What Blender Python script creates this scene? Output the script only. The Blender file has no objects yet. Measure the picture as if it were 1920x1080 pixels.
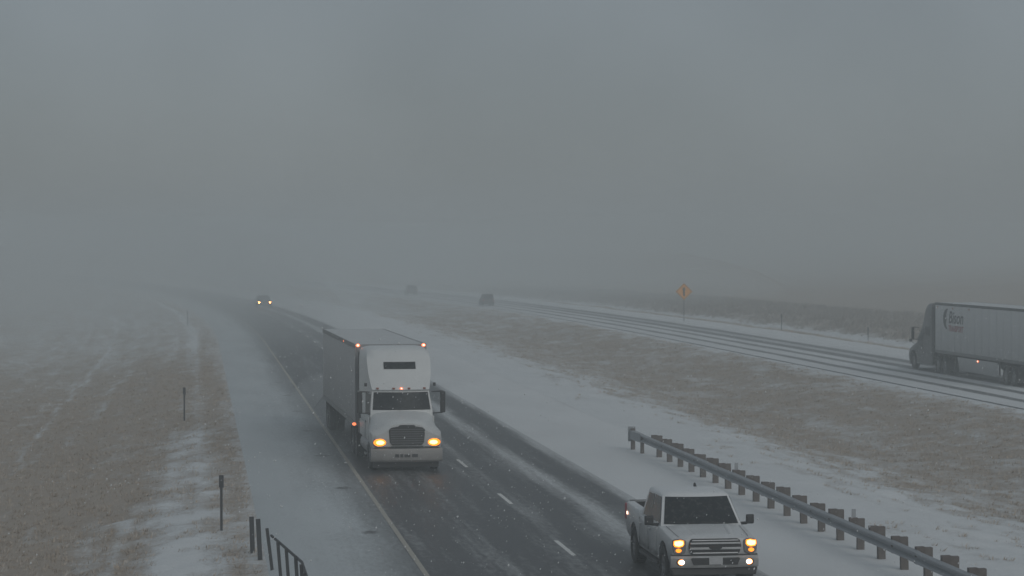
import bpy, bmesh, math, random
import numpy as np
from mathutils import Vector, Matrix

random.seed(7)
R = math.radians
scene = bpy.context.scene
C = scene.collection

# ------------------------------------------------------------------ camera
CAM_H = 7.7
cam_d = bpy.data.cameras.new('camera')
cam = bpy.data.objects.new('camera', cam_d)
C.objects.link(cam)
cam_d.sensor_width = 36.0
cam_d.lens = 84.4
cam_d.clip_start = 0.5
cam_d.clip_end = 6000
cam.location = (0, 0, CAM_H)
cam.rotation_euler = (R(90 - 1.02), 0, 0)
scene.camera = cam

# ------------------------------------------------------------------ world, sun, exposure
SUN_EL, SUN_AZ = R(28), R(150)            # azimuth clockwise from +Y
world = bpy.data.worlds.new('World')
scene.world = world
world.use_nodes = True
nt = world.node_tree
nt.nodes.clear()
wo = nt.nodes.new('ShaderNodeOutputWorld')
bg = nt.nodes.new('ShaderNodeBackground')
bg.inputs['Strength'].default_value = 0.1
sky = nt.nodes.new('ShaderNodeTexSky')
sky.sky_type = 'NISHITA'
sky.sun_disc = False
sky.sun_elevation = SUN_EL
sky.sun_rotation = SUN_AZ
tc = nt.nodes.new('ShaderNodeTexCoord')
sep = nt.nodes.new('ShaderNodeSeparateXYZ')
nt.links.new(tc.outputs['Generated'], sep.inputs[0])
ramp = nt.nodes.new('ShaderNodeValToRGB')   # overcast: brighter overhead, even all round
ramp.color_ramp.elements[0].position = 0.0
ramp.color_ramp.elements[0].color = (0.455, 0.515, 0.565, 1)
ramp.color_ramp.elements[1].position = 1.0
ramp.color_ramp.elements[1].color = (0.64, 0.71, 0.75, 1)
e = ramp.color_ramp.elements.new(0.12)
e.color = (0.565, 0.635, 0.70, 1)
nt.links.new(sep.outputs['Z'], ramp.inputs[0])
cn = nt.nodes.new('ShaderNodeTexNoise')
cn.inputs['Scale'].default_value = 7.0
cn.inputs['Detail'].default_value = 3.0
nt.links.new(tc.outputs['Generated'], cn.inputs['Vector'])
cm = nt.nodes.new('ShaderNodeMapRange')
cm.inputs['From Min'].default_value = 0.3
cm.inputs['From Max'].default_value = 0.7
cm.inputs['To Min'].default_value = 2.7
cm.inputs['To Max'].default_value = 3.45
nt.links.new(cn.outputs['Fac'], cm.inputs['Value'])
vm = nt.nodes.new('ShaderNodeVectorMath')
vm.operation = 'SCALE'
nt.links.new(ramp.outputs['Color'], vm.inputs[0])
nt.links.new(cm.outputs['Result'], vm.inputs['Scale'])
mx = nt.nodes.new('ShaderNodeMix')
mx.data_type = 'RGBA'
mx.inputs['Factor'].default_value = 0.93
nt.links.new(sky.outputs['Color'], mx.inputs['A'])
nt.links.new(vm.outputs['Vector'], mx.inputs['B'])
nt.links.new(mx.outputs['Result'], bg.inputs['Color'])
nt.links.new(bg.outputs[0], wo.inputs['Surface'])

sun_d = bpy.data.lights.new('sun', 'SUN')
sun_d.energy = 0.6
sun_d.angle = R(40)
sun_d.color = (1.0, 0.97, 0.93)
sun = bpy.data.objects.new('sun', sun_d)
C.objects.link(sun)
sd = Vector((math.sin(SUN_AZ) * math.cos(SUN_EL), math.cos(SUN_AZ) * math.cos(SUN_EL), math.sin(SUN_EL)))
sun.rotation_euler = sd.to_track_quat('Z', 'Y').to_euler()
sun.location = (0, 0, 60)

vs = scene.view_settings
vs.view_transform = 'Standard'
vs.look = 'None'
vs.exposure = 0.19
vs.gamma = 1.0
vs.use_curve_mapping = False
scene.cycles.volume_bounces = 3
scene.cycles.max_bounces = 8

# ------------------------------------------------------------------ road geometry: s along the edge line, off to the right of it
TH0 = math.atan(0.131)
P0 = (5.336, 0.0)
KAPPA, S_CURVE = 0.0005, 190.0

def theta(s):
    return TH0 + KAPPA * max(0.0, s - S_CURVE)

_S = np.arange(-150, 1800.5, 0.5)
_T = TH0 + KAPPA * np.maximum(0, _S - S_CURVE)
_i0 = int(150 / 0.5)
_PX = np.concatenate([[0], np.cumsum(-np.sin((_T[1:] + _T[:-1]) / 2) * 0.5)])
_PY = np.concatenate([[0], np.cumsum(np.cos((_T[1:] + _T[:-1]) / 2) * 0.5)])
_PX += P0[0] - _PX[_i0]
_PY += P0[1] - _PY[_i0]

def road_xy(s, off):
    s = np.asarray(s, float); off = np.asarray(off, float)
    x = np.interp(s, _S, _PX); y = np.interp(s, _S, _PY); t = np.interp(s, _S, _T)
    return x + off * np.cos(t), y + off * np.sin(t)

def at(s, off, z=0.0):
    x, y = road_xy(s, off)
    return (float(x), float(y), z)

# ------------------------------------------------------------------ noise
_rt = np.random.RandomState(3).rand(256, 256)

def vnoise(x, y):
    x = np.asarray(x, float); y = np.asarray(y, float)
    xi = np.floor(x).astype(int); yi = np.floor(y).astype(int)
    fx = x - xi; fy = y - yi
    fx = fx * fx * (3 - 2 * fx); fy = fy * fy * (3 - 2 * fy)
    a = _rt[xi & 255, yi & 255]; b = _rt[(xi + 1) & 255, yi & 255]
    c = _rt[xi & 255, (yi + 1) & 255]; d = _rt[(xi + 1) & 255, (yi + 1) & 255]
    return (a * (1 - fx) + b * fx) * (1 - fy) + (c * (1 - fx) + d * fx) * fy

def fbm(x, y, o=4):
    v = 0; a = 0.5; t = 0
    for k in range(o):
        v = v + a * vnoise(x * 2 ** k + 17.3 * k, y * 2 ** k + 9.1 * k); t += a; a *= 0.5
    return v / t

def sstep(a, b, x):
    t = np.clip((x - a) / (b - a), 0, 1)
    return t * t * (3 - 2 * t)

def ground_z(s, off):
    s = np.asarray(s, float); off = np.asarray(off, float)
    z = np.full(np.broadcast(s, off).shape, -0.05)
    a = np.maximum(0, -off - 3.6)
    left = -1.3 * sstep(0, 10.5, a) + 3.6 * sstep(13, 55, a) + 4.0 * sstep(50, 260, a)
    z = z + left
    m = np.clip((off - 12.6) / (32.8 - 12.6), 0, 1)
    z = z - 1.0 * np.sin(np.pi * m) ** 2
    r = np.maximum(0, off - 46.4)
    z = z - 0.8 * sstep(0, 6, r) + 0.7 * sstep(7, 14, r) + (3.6 + 2.6 * fbm(s / 120 + 3, off / 200, 3)) * sstep(12, 190, r)
    wild = np.clip(sstep(3.7, 5.5, -off) + sstep(13.5, 16, off) * sstep(32.5, 31, off) + sstep(46.6, 48.5, off), 0, 1)
    z = z + wild * ((fbm(s / 1.7, off / 1.1, 3) - 0.5) * 0.22 + (fbm(s / 9 + 40, off / 6, 2) - 0.5) * 0.3)
    return z

def snow_haze_mask(s, off):
    s = np.asarray(s, float); off = np.asarray(off, float)
    a = -off
    n = fbm(s / 6.0, off / 2.0, 4)
    nf = fbm(s / 1.3 + 31, off / 0.7 + 5, 3)
    streak = fbm(s / 16.0 + 7, off / 0.55, 3)
    # left bank
    c = np.interp(s, [50, 68, 82, 110, 250], [5.6, 5.8, 5.5, 5.35, 5.6])
    hw = np.interp(s, [50, 66, 82, 105, 200], [2.3, 2.1, 1.25, 0.5, 0.4])
    left = 0.16 + np.interp(s, [80, 120], [.56, .36]) * np.exp(-((a - c) / hw) ** 2 * 1.2)
    left = np.maximum(left, 0.75 * np.exp(-((a - 7.5 + 0.02 * (s - 60)) / 0.35) ** 2) * sstep(86, 70, s))
    left = np.maximum(left, 0.52 * np.exp(-((a - 12.7 + 0.7 * (fbm(s / 9, s * 0, 2) - .5)) / 0.17) ** 2))
    left = np.maximum(left, 0.42 * np.exp(-((a - 10.3 + 0.8 * (fbm(s / 7 + 3, s * 0, 2) - .5)) / 0.28) ** 2) * sstep(.45, .6, vnoise(s / 3, s * 0 + 2)))
    left = np.maximum(left, 0.45 * np.exp(-((a - 15.4) / 0.18) ** 2))
    left = left + 0.36 * sstep(110, 220, s) + (streak - 0.5) * 0.55  # snow raised with distance to paint in the haze fading the bank
    left = np.maximum(left, 0.62 * sstep(4.4, 3.6, a + (nf - .5) * 2.2 + (n - .5) * 1.2))
    # median
    med = np.interp(off, [12, 14, 17, 19.5, 22, 29, 31.5, 33.2], [1.1, 1.0, 0.80, 0.58, 0.36, 0.30, 0.42, 0.9])
    med = med + (streak - 0.5) * 0.3 + 0.18 * sstep(190, 300, s)
    # far side
    rt = np.interp(off, [45.5, 46.8, 47.6, 50, 51.2, 55, 57, 60, 400], [1.2, 0.9, 0.45, 0.4, 0.8, 0.75, 0.25, 0.12, 0.2])
    m = np.where(off < 4, left, np.where(off < 40, med, rt))
    m = m + (n - 0.5) * np.where(off < 4, np.interp(s, [70, 120], [0.75, 0.3]), 0.35) + (nf - 0.5) * 0.65
    return np.clip(m, 0, 1)

# ------------------------------------------------------------------ materials
def new_mat(name):
    m = bpy.data.materials.new(name)
    m.use_nodes = True
    t = m.node_tree
    b = t.nodes['Principled BSDF']
    return m, t, b

def link(t, a, b):
    t.links.new(a, b)

def N(t, kind, **kw):
    n = t.nodes.new(kind)
    for k, v in kw.items():
        setattr(n, k, v)
    return n

def mathn(t, op, a, b=None, clamp=False):
    n = N(t, 'ShaderNodeMath', operation=op, use_clamp=clamp)
    for i, v in enumerate((a, b)):
        if v is None:
            continue
        if isinstance(v, (int, float)):
            n.inputs[i].default_value = v
        else:
            link(t, v, n.inputs[i])
    return n.outputs[0]

def mixc(t, f, a, b):
    n = N(t, 'ShaderNodeMix', data_type='RGBA')
    for sock, v in ((n.inputs['Factor'], f), (n.inputs['A'], a), (n.inputs['B'], b)):
        if isinstance(v, (int, float)):
            sock.default_value = v
        elif isinstance(v, tuple):
            sock.default_value = (*v[:3], 1)
        else:
            link(t, v, sock)
    return n.outputs['Result']

def noise(t, vec, scale, detail=3.0, rough=0.55):
    n = N(t, 'ShaderNodeTexNoise')
    n.inputs['Scale'].default_value = scale
    n.inputs['Detail'].default_value = detail
    n.inputs['Roughness'].default_value = rough
    if vec is not None:
        link(t, vec, n.inputs['Vector'])
    return n.outputs['Fac']

def scaled(t, vec, s):
    n = N(t, 'ShaderNodeVectorMath', operation='MULTIPLY')
    link(t, vec, n.inputs[0])
    n.inputs[1].default_value = s
    return n.outputs[0]

def bump(t, b, h, strength, dist):
    n = N(t, 'ShaderNodeBump')
    n.inputs['Strength'].default_value = strength
    n.inputs['Distance'].default_value = dist
    link(t, h, n.inputs['Height'])
    link(t, n.outputs[0], b.inputs['Normal'])

def mat(name, col, rough=0.5, metal=0.0, var=0.15, scale=3.0, grime=0.0, grime_z=(0.3, 1.5), grime_col=(0.10, 0.098, 0.095), snow=0.0):
    m, t, b = new_mat(name)
    co = N(t, 'ShaderNodeTexCoord').outputs['Object']
    n = noise(t, co, scale, 4)
    lo = tuple(c * (1 - var) for c in col); hi = tuple(min(1, c * (1 + var)) for c in col)
    c = mixc(t, n, lo, hi)
    if grime:
        sp = N(t, 'ShaderNodeSeparateXYZ'); link(t, co, sp.inputs[0])
        mr = N(t, 'ShaderNodeMapRange')
        mr.inputs['From Min'].default_value = grime_z[0]; mr.inputs['From Max'].default_value = grime_z[1]
        mr.inputs['To Min'].default_value = grime; mr.inputs['To Max'].default_value = grime * 0.12
        link(t, sp.outputs['Z'], mr.inputs['Value'])
        n2 = noise(t, scaled(t, co, (1.0, 1.0, 2.6)), 2.4, 5, 0.65)
        f = mathn(t, 'MULTIPLY', mr.outputs[0], mathn(t, 'ADD', mathn(t, 'MULTIPLY', n2, 1.2), 0.35), True)
        c = mixc(t, f, c, grime_col)
    if snow:
        n3 = noise(t, co, 9, 4, 0.7)
        f = mathn(t, 'MULTIPLY', mathn(t, 'SUBTRACT', n3, 0.52), 6.0, True)
        f = mathn(t, 'MULTIPLY', f, snow)
        c = mixc(t, f, c, (0.6, 0.62, 0.63))
    link(t, c, b.inputs['Base Color'])
    r = mathn(t, 'ADD', mathn(t, 'MULTIPLY', n, 0.2), rough - 0.1, True)
    link(t, r, b.inputs['Roughness'])
    b.inputs['Metallic'].default_value = metal
    if 'glass' in name:
        b.inputs['Specular IOR Level'].default_value = 0.2
    return m

def emit(name, col, strength):
    m, t, b = new_mat(name)
    b.inputs['Base Color'].default_value = (*col, 1)
    b.inputs['Roughness'].default_value = 0.2
    b.inputs['Emission Color'].default_value = (*col, 1)
    b.inputs['Emission Strength'].default_value = strength
    return m

def surface_mat(name, ramp_pts, streak_amp, base, snowc, span, lo, sharp=2.2, smudge=None):
    """road surface: snow cover by distance across the road, drawn out along the direction of travel"""
    m, t, b = new_mat(name)
    uv = N(t, 'ShaderNodeUVMap', uv_map='road').outputs[0]
    sp = N(t, 'ShaderNodeSeparateXYZ'); link(t, uv, sp.inputs[0])
    wob = noise(t, scaled(t, uv, (0.4, 0.05, 1)), 1.0, 2)
    offw = mathn(t, 'ADD', sp.outputs['X'], mathn(t, 'MULTIPLY', mathn(t, 'SUBTRACT', wob, 0.5), 0.5))
    pos = mathn(t, 'DIVIDE', mathn(t, 'SUBTRACT', offw, lo), span)
    rp = N(t, 'ShaderNodeValToRGB')
    els = rp.color_ramp.elements
    for i, (o, v) in enumerate(ramp_pts):
        p = (o - lo) / span
        if i < 2:
            el = els[i]; el.position = p
        else:
            el = els.new(p)
        el.color = (v, v, v, 1)
    link(t, pos, rp.inputs[0])
    st = noise(t, scaled(t, uv, (2.6, 0.09, 1)), 1.0, 5, 0.62)
    fine = noise(t, scaled(t, uv, (2.6, 0.7, 1)), 2.6, 6, 0.74)
    patch = noise(t, scaled(t, uv, (0.35, 0.10, 1)), 1.0, 3)
    f = rp.outputs['Color']
    f = mathn(t, 'ADD', f, mathn(t, 'MULTIPLY', mathn(t, 'SUBTRACT', st, 0.5), streak_amp))
    f = mathn(t, 'ADD', f, mathn(t, 'MULTIPLY', mathn(t, 'SUBTRACT', fine, 0.5), 0.95))
    f = mathn(t, 'ADD', f, mathn(t, 'MULTIPLY', mathn(t, 'SUBTRACT', patch, 0.5), 0.35))
    if smudge:     # bare spots at the milled rumble strips, one every 12 m
        per, ph, o0, wo_, wl = smudge
        fr = mathn(t, 'FRACT', mathn(t, 'DIVIDE', mathn(t, 'SUBTRACT', sp.outputs['Y'], ph), per))
        dy = mathn(t, 'DIVIDE', mathn(t, 'MULTIPLY', mathn(t, 'ABSOLUTE', mathn(t, 'SUBTRACT', fr, 0.5)), per), wl)
        dx = mathn(t, 'DIVIDE', mathn(t, 'ABSOLUTE', mathn(t, 'SUBTRACT', sp.outputs['X'], o0)), wo_)
        d = mathn(t, 'ADD', mathn(t, 'MULTIPLY', dx, dx), mathn(t, 'MULTIPLY', dy, dy))
        d = mathn(t, 'ADD', d, mathn(t, 'MULTIPLY', mathn(t, 'SUBTRACT', fine, 0.5), 2.2))
        g = mathn(t, 'SUBTRACT', 1.0, d, True)
        f = mathn(t, 'SUBTRACT', f, mathn(t, 'MULTIPLY', g, 0.55))
    f = mathn(t, 'ADD', mathn(t, 'MULTIPLY', mathn(t, 'SUBTRACT', f, 0.5), sharp), 0.5, True)
    basec = mixc(t, fine, tuple(c * 0.7 for c in base), tuple(c * 1.35 for c in base))
    sn = mixc(t, patch, tuple(c * 0.86 for c in snowc), tuple(min(.9, c * 1.12) for c in snowc))
    link(t, mixc(t, f, basec, sn), b.inputs['Base Color'])
    link(t, mathn(t, 'ADD', mathn(t, 'MULTIPLY', f, 0.4), 0.45, True), b.inputs['Roughness'])
    b.inputs['Specular IOR Level'].default_value = 0.25
    bump(t, b, mathn(t, 'ADD', mathn(t, 'MULTIPLY', f, 0.8), mathn(t, 'MULTIPLY', fine, 0.5)), 0.5, 0.03)
    return m

def ground_mat():
    m, t, b = new_mat('snowy_grass_ground')
    co = N(t, 'ShaderNodeTexCoord').outputs['Object']
    at_ = N(t, 'ShaderNodeAttribute', attribute_name='snow').outputs['Fac']
    n1 = noise(t, co, 2.2, 6, 0.7)
    n2 = noise(t, co, 0.35, 4)
    n3 = noise(t, co, 9.0, 4, 0.7)
    f = mathn(t, 'ADD', at_, mathn(t, 'MULTIPLY', mathn(t, 'SUBTRACT', n1, 0.5), 0.75))
    f = mathn(t, 'ADD', f, mathn(t, 'MULTIPLY', mathn(t, 'SUBTRACT', n3, 0.5), 0.85))
    f = mathn(t, 'ADD', mathn(t, 'MULTIPLY', mathn(t, 'SUBTRACT', f, 0.5), 1.9), 0.5, True)
    g = mixc(t, n2, (0.385, 0.325, 0.272), (0.50, 0.437, 0.375))
    g = mixc(t, mathn(t, 'MULTIPLY', n3, 0.5), g, (0.28, 0.235, 0.195))
    s = mixc(t, n2, (0.62, 0.645, 0.66), (0.78, 0.80, 0.81))
    link(t, mixc(t, f, g, s), b.inputs['Base Color'])
    b.inputs['Roughness'].default_value = 0.9
    b.inputs['Specular IOR Level'].default_value = 0.1
    bump(t, b, mathn(t, 'ADD', n1, mathn(t, 'MULTIPLY', f, 0.6)), 0.7, 0.12)
    return m

def grass_mat(name, c0, c1, c2):
    m, t, b = new_mat(name)
    a = N(t, 'ShaderNodeAttribute', attribute_name='tone').outputs['Fac']
    rp = N(t, 'ShaderNodeValToRGB')
    e = rp.color_ramp.elements
    e[0].color = (*c0, 1); e[1].color = (*c2, 1)
    k = e.new(0.55); k.color = (*c1, 1)
    link(t, a, rp.inputs[0]); link(t, rp.outputs[0], b.inputs['Base Color'])
    b.inputs['Roughness'].default_value = 0.9
    b.inputs['Specular IOR Level'].default_value = 0.1
    return m

M = {
    'road': surface_mat('snow_streaked_asphalt',
        [(-0.3, .50), (0.10, .24), (1.0, .15), (1.9, .27), (2.9, .15), (3.75, .26), (4.2, .46), (4.5, .18), (5.35, .26), (5.75, .62), (6.0, .80), (6.25, .50), (6.6, .16), (7.3, .18), (7.65, .62), (8.0, 1.05)],
        0.95, (0.056, 0.058, 0.061), (0.50, 0.52, 0.53), 10.0, -1.0, 1.7),
    'road2': surface_mat('snow_rutted_asphalt',
        [(33.4, 1.1), (34.7, 1.0), (35.0, .18), (35.4, .15), (35.75, .95), (36.8, .95), (37.1, .2), (37.5, .18), (37.9, .9), (38.6, .85), (38.95, .12), (39.6, .08), (40.0, .62), (40.7, .6), (41.0, .12), (41.6, .15), (42.2, .85), (43.6, 1.1)],
        0.40, (0.105, 0.108, 0.112), (0.66, 0.68, 0.69), 13.0, 33.0, 1.5),
    'shoulder': surface_mat('snow_covered_shoulder',
        [(-3.8, 1.05), (-2.2, .92), (-1.4, .86), (-0.9, .70), (-0.5, .45), (-0.25, .34), (0.0, .30)],
        0.34, (0.085, 0.087, 0.088), (0.50, 0.535, 0.55), 4.4, -4.0, 1.2, (11.85, 59.0, -0.75, 0.30, 0.45)),
    'inner': surface_mat('snow_packed_inner_shoulder',
        [(7.5, 1.0), (8.4, 1.05), (12.0, 1.15), (12.35, .8), (12.55, .85), (12.8, 1.1)],
        0.25, (0.10, 0.10, 0.10), (0.70, 0.72, 0.73), 6.0, 7.2, 1.4),
    'outer2': surface_mat('snow_covered_far_shoulder',
        [(43.0, 1.05), (46.5, 1.15)], 0.3, (0.10, 0.10, 0.10), (0.70, 0.72, 0.73), 5.0, 42.5, 1.4),
    'ground': ground_mat(),
    'grass': grass_mat('dead_grass_blades', (0.28, 0.225, 0.175), (0.48, 0.405, 0.33), (0.62, 0.60, 0.57)),
    'brush': grass_mat('dark_brush_twigs', (0.20, 0.178, 0.155), (0.32, 0.28, 0.24), (0.48, 0.45, 0.42)),
    'line': mat('worn_white_paint', (0.38, 0.36, 0.315), .8, 0, .3, 6),
    'dash': mat('white_lane_paint', (0.72, 0.72, 0.70), .7, 0, .25, 8),
    'paint': mat('white_vehicle_paint', (0.74, 0.76, 0.77), .35, 0, .05, 2, .75, (0.45, 1.45)),
    'cabpaint': mat('white_cab_paint', (0.70, 0.72, 0.72), .4, 0, .06, 2, .5, (0.7, 2.0)),
    'bumperw': mat('grimy_bumper_white', (0.32, 0.31, 0.30), .5, 0, .3, 3, .6, (0.3, 0.9)),
    'boxside': mat('grimy_trailer_side', (0.52, 0.53, 0.54), .55, .0, .12, 1.2, .7, (1.1, 3.6)),
    'boxfront': mat('grey_trailer_nose', (0.30, 0.31, 0.32), .5, 0, .1, 2),
    'boxwhite': mat('white_trailer_panel', (0.62, 0.63, 0.63), .5, 0, .05, 1.5, .55, (1.0, 3.8)),
    'rail': mat('dull_alloy_rail', (0.22, 0.225, 0.23), .5, .4, .15, 4, .3, (1, 4)),
    'darkrail': mat('dark_trailer_rail', (0.10, 0.10, 0.105), .6, .2, .15, 4),
    'roofsnow': mat('snow_dusted_roof', (0.55, 0.57, 0.58), .85, 0, .2, 1.5),
    'greycab': mat('grey_cab_paint', (0.09, 0.093, 0.096), .4, .1, .08, 2, .5, (0.6, 2.4)),
    'skirt': mat('pale_side_skirt', (0.50, 0.51, 0.51), .6, 0, .1, 2, .6, (0.3, 1.3)),
    'glass': mat('dark_window_glass', (0.022, 0.027, 0.031), .18, 0, .3, 5, 0, snow=.10),
    'cabglass': mat('dark_cab_glass', (0.018, 0.022, 0.025), .3, 0, .3, 5, 0, snow=.07),
    'black': mat('black_plastic', (0.022, 0.023, 0.025), .6, 0, .25, 6, .25, (0.2, 1.6), (.16, .16, .16)),
    'rubber': mat('wet_tyre_rubber', (0.018, 0.018, 0.019), .75, 0, .3, 9, .3, (0, 1), (.12, .12, .12)),
    'rim': mat('grimy_alloy_rim', (0.26, 0.26, 0.265), .5, .5, .25, 8),
    'chassis': mat('dark_chassis_steel', (0.03, 0.03, 0.033), .8, .1, .3, 4, .3, (0.2, 1.4), (.13, .13, .13)),
    'tank': mat('dull_tank_alloy', (0.38, 0.38, 0.39), .45, .6, .15, 3, .5, (0.3, 1.2)),
    'chrome': mat('satin_silver_trim', (0.55, 0.56, 0.57), .35, .3, .1, 6),
    'galv': mat('galvanised_steel', (0.33, 0.35, 0.37), .5, .3, .18, 3),
    'wood': mat('weathered_post_wood', (0.145, 0.128, 0.118), .9, 0, .4, 7),
    'wood2': mat('weathered_block_wood', (0.125, 0.108, 0.10), .9, 0, .4, 7),
    'darkpost': mat('dark_steel_post', (0.055, 0.058, 0.062), .7, .3, .25, 6),
    'redlens': mat('red_lamp_lens', (0.42, 0.025, 0.05), .3, 0, .1, 6),
    'amberoff': mat('unlit_amber_lens', (0.30, 0.10, 0.06), .3, 0, .1, 6),
    'sign': mat('amber_sign_face', (0.80, 0.33, 0.03), .5, 0, .06, 4),
    'signink': mat('black_sign_ink', (0.02, 0.02, 0.02), .6, 0, .1, 4),
    'ink': mat('dark_grey_print', (0.075, 0.08, 0.085), .6, 0, .1, 4),
    'redink': mat('faded_red_print', (0.30, 0.10, 0.11), .6, 0, .1, 4),
    'plate': mat('pale_licence_plate', (0.45, 0.46, 0.47), .5, 0, .15, 9),
    'darkcar': mat('dark_car_paint', (0.03, 0.032, 0.035), .4, 0, .1, 3),
    'greycar': mat('grey_car_paint', (0.06, 0.062, 0.066), .45, 0, .1, 3),
    'core': emit('headlamp_core', (1.0, 0.58, 0.20), 4.0),
    'glow': emit('headlamp_amber', (1.0, 0.28, 0.015), 1.7),
    'fogcore': emit('fog_lamp_core', (1.0, 0.80, 0.62), 4.0),
    'mark': emit('marker_lamp', (1.0, 0.22, 0.08), 1.6),
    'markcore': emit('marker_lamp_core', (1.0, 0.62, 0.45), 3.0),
    'farlamp': emit('far_headlamp', (1.0, 0.36, 0.11), 22.0),
}

# ------------------------------------------------------------------ mesh helpers
class MB:
    def __init__(self):
        self.v = []; self.f = []

    def add(self, v, f):
        k = len(self.v)
        self.v += [tuple(p) for p in v]
        self.f += [tuple(i + k for i in q) for q in f]
        return self

    def box(self, x0, x1, y0, y1, z0, z1):
        v = [(x, y, z) for z in (z0, z1) for y in (y0, y1) for x in (x0, x1)]
        return self.add(v, [(0, 2, 3, 1), (4, 5, 7, 6), (0, 1, 5, 4), (2, 6, 7, 3), (0, 4, 6, 2), (1, 3, 7, 5)])

    def tube(self, a, b, r, n=8, r2=None):
        a = Vector(a); b = Vector(b); r2 = r if r2 is None else r2
        d = (b - a).normalized()
        u = d.orthogonal().normalized(); w = d.cross(u)
        v = []
        for p, rr in ((a, r), (b, r2)):
            for i in range(n):
                t = 2 * math.pi * i / n
                v.append(p + u * (rr * math.cos(t)) + w * (rr * math.sin(t)))
        f = [(i, (i + 1) % n, n + (i + 1) % n, n + i) for i in range(n)]
        f += [tuple(reversed(range(n))), tuple(range(n, 2 * n))]
        return self.add(v, f)

    def lathe_x(self, prof, cx, cy, cz, n=28):
        """prof: (x, r) pairs turned about the x axis"""
        v = []; m = len(prof)
        for i in range(n):
            t = 2 * math.pi * i / n
            for x, r in prof:
                v.append((cx + x, cy + r * math.cos(t), cz + r * math.sin(t)))
        f = []
        for i in range(n):
            j = (i + 1) % n
            for k in range(m - 1):
                f.append((i * m + k, i * m + k + 1, j * m + k + 1, j * m + k))
        return self.add(v, f)

    def loft(self, rings, cap=True):
        n = len(rings[0]); v = [p for r in rings for p in r]; f = []
        for k in range(len(rings) - 1):
            for i in range(n):
                j = (i + 1) % n
                f.append((k * n + i, k * n + j, (k + 1) * n + j, (k + 1) * n + i))
        if cap:
            f.append(tuple(reversed(range(n))))
            f.append(tuple((len(rings) - 1) * n + i for i in range(n)))
        return self.add(v, f)

    def grid(self, rows):
        n = len(rows[0]); v = [p for r in rows for p in r]; f = []
        for k in range(len(rows) - 1):
            for i in range(n - 1):
                f.append((k * n + i, k * n + i + 1, (k + 1) * n + i + 1, (k + 1) * n + i))
        return self.add(v, f)

    def prism(self, poly, axis, a, b):
        """poly of 2-D points extruded along axis 'x', 'y' or 'z' from a to b"""
        def P(p, d):
            return {'x': (d, p[0], p[1]), 'y': (p[0], d, p[1]), 'z': (p[0], p[1], d)}[axis]
        n = len(poly)
        v = [P(p, a) for p in poly] + [P(p, b) for p in poly]
        f = [(i, (i + 1) % n, n + (i + 1) % n, n + i) for i in range(n)]
        f += [tuple(reversed(range(n))), tuple(range(n, 2 * n))]
        return self.add(v, f)

    def mesh(self, name, material, smooth=40):
        me = bpy.data.meshes.new(name)
        me.from_pydata(self.v, [], self.f)
        bm = bmesh.new(); bm.from_mesh(me)
        bmesh.ops.recalc_face_normals(bm, faces=bm.faces)
        bm.to_mesh(me); bm.free()
        me.materials.append(material)
        if smooth:
            me.polygons.foreach_set('use_smooth', [True] * len(me.polygons))
            me.set_sharp_from_angle(angle=R(smooth))
        me.update()
        return me

    def build(self, name, material, parent=None, smooth=40, bevel=0, solid=0, loc=None):
        o = bpy.data.objects.new(name, self.mesh(name, material, smooth))
        C.objects.link(o)
        if parent is not None:
            o.parent = parent
        if loc:
            o.location = loc
        if solid:
            s = o.modifiers.new('solid', 'SOLIDIFY'); s.thickness = solid; s.offset = -1
        if bevel:
            b = o.modifiers.new('bevel', 'BEVEL'); b.width = bevel; b.segments = 2; b.limit_method = 'ANGLE'
            b.angle_limit = R(35)
        return o

def bool_cut(o, cutters):
    tmp = bpy.data.objects.new('cutter', cutters.mesh('cutter', M['black'], 0))
    tmp.parent = o.parent
    C.objects.link(tmp)
    md = o.modifiers.new('cut', 'BOOLEAN'); md.operation = 'DIFFERENCE'; md.object = tmp; md.solver = 'EXACT'
    bpy.context.view_layer.update()
    dg = bpy.context.evaluated_depsgraph_get()
    me = bpy.data.meshes.new_from_object(o.evaluated_get(dg))
    o.modifiers.remove(md)
    old = o.data; o.data = me; bpy.data.meshes.remove(old)
    bpy.data.objects.remove(tmp)
    me.polygons.foreach_set('use_smooth', [True] * len(me.polygons))
    me.set_sharp_from_angle(angle=R(35))

def tag(o, label, cat, group=None, kind=None):
    o['label'] = label; o['category'] = cat
    if group: o['group'] = group
    if kind: o['kind'] = kind
    return o

def thing(name, label, cat, loc, rz=0.0, group=None):
    o = bpy.data.objects.new(name, None); C.objects.link(o)
    o.empty_display_size = 0.3
    o.location = loc; o.rotation_euler = (0, 0, rz)
    return tag(o, label, cat, group)

def struct(o):
    o['kind'] = 'structure'
    return o

def ring_half(pts, y):
    """full cross-section at y from half profile pts (x,z), bottom centre to top centre"""
    r = [(x, y, z) for x, z in pts]
    l = [(-x, y, z) for x, z in reversed(pts) if x > 1e-6]
    return r + l

# ------------------------------------------------------------------ the ground
def spaced(segs):
    out = [segs[0][0]]
    for a, b, d0, d1 in segs:
        x = a
        n = max(1, int(round((b - a) / ((d0 + d1) / 2))))
        for i in range(1, n + 1):
            t = i / n
            x = a + (b - a) * t * (d0 + (d1 - d0) * t * .5) / (d0 + (d1 - d0) * .5)
            out.append(x)
    return np.array(out)

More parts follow.
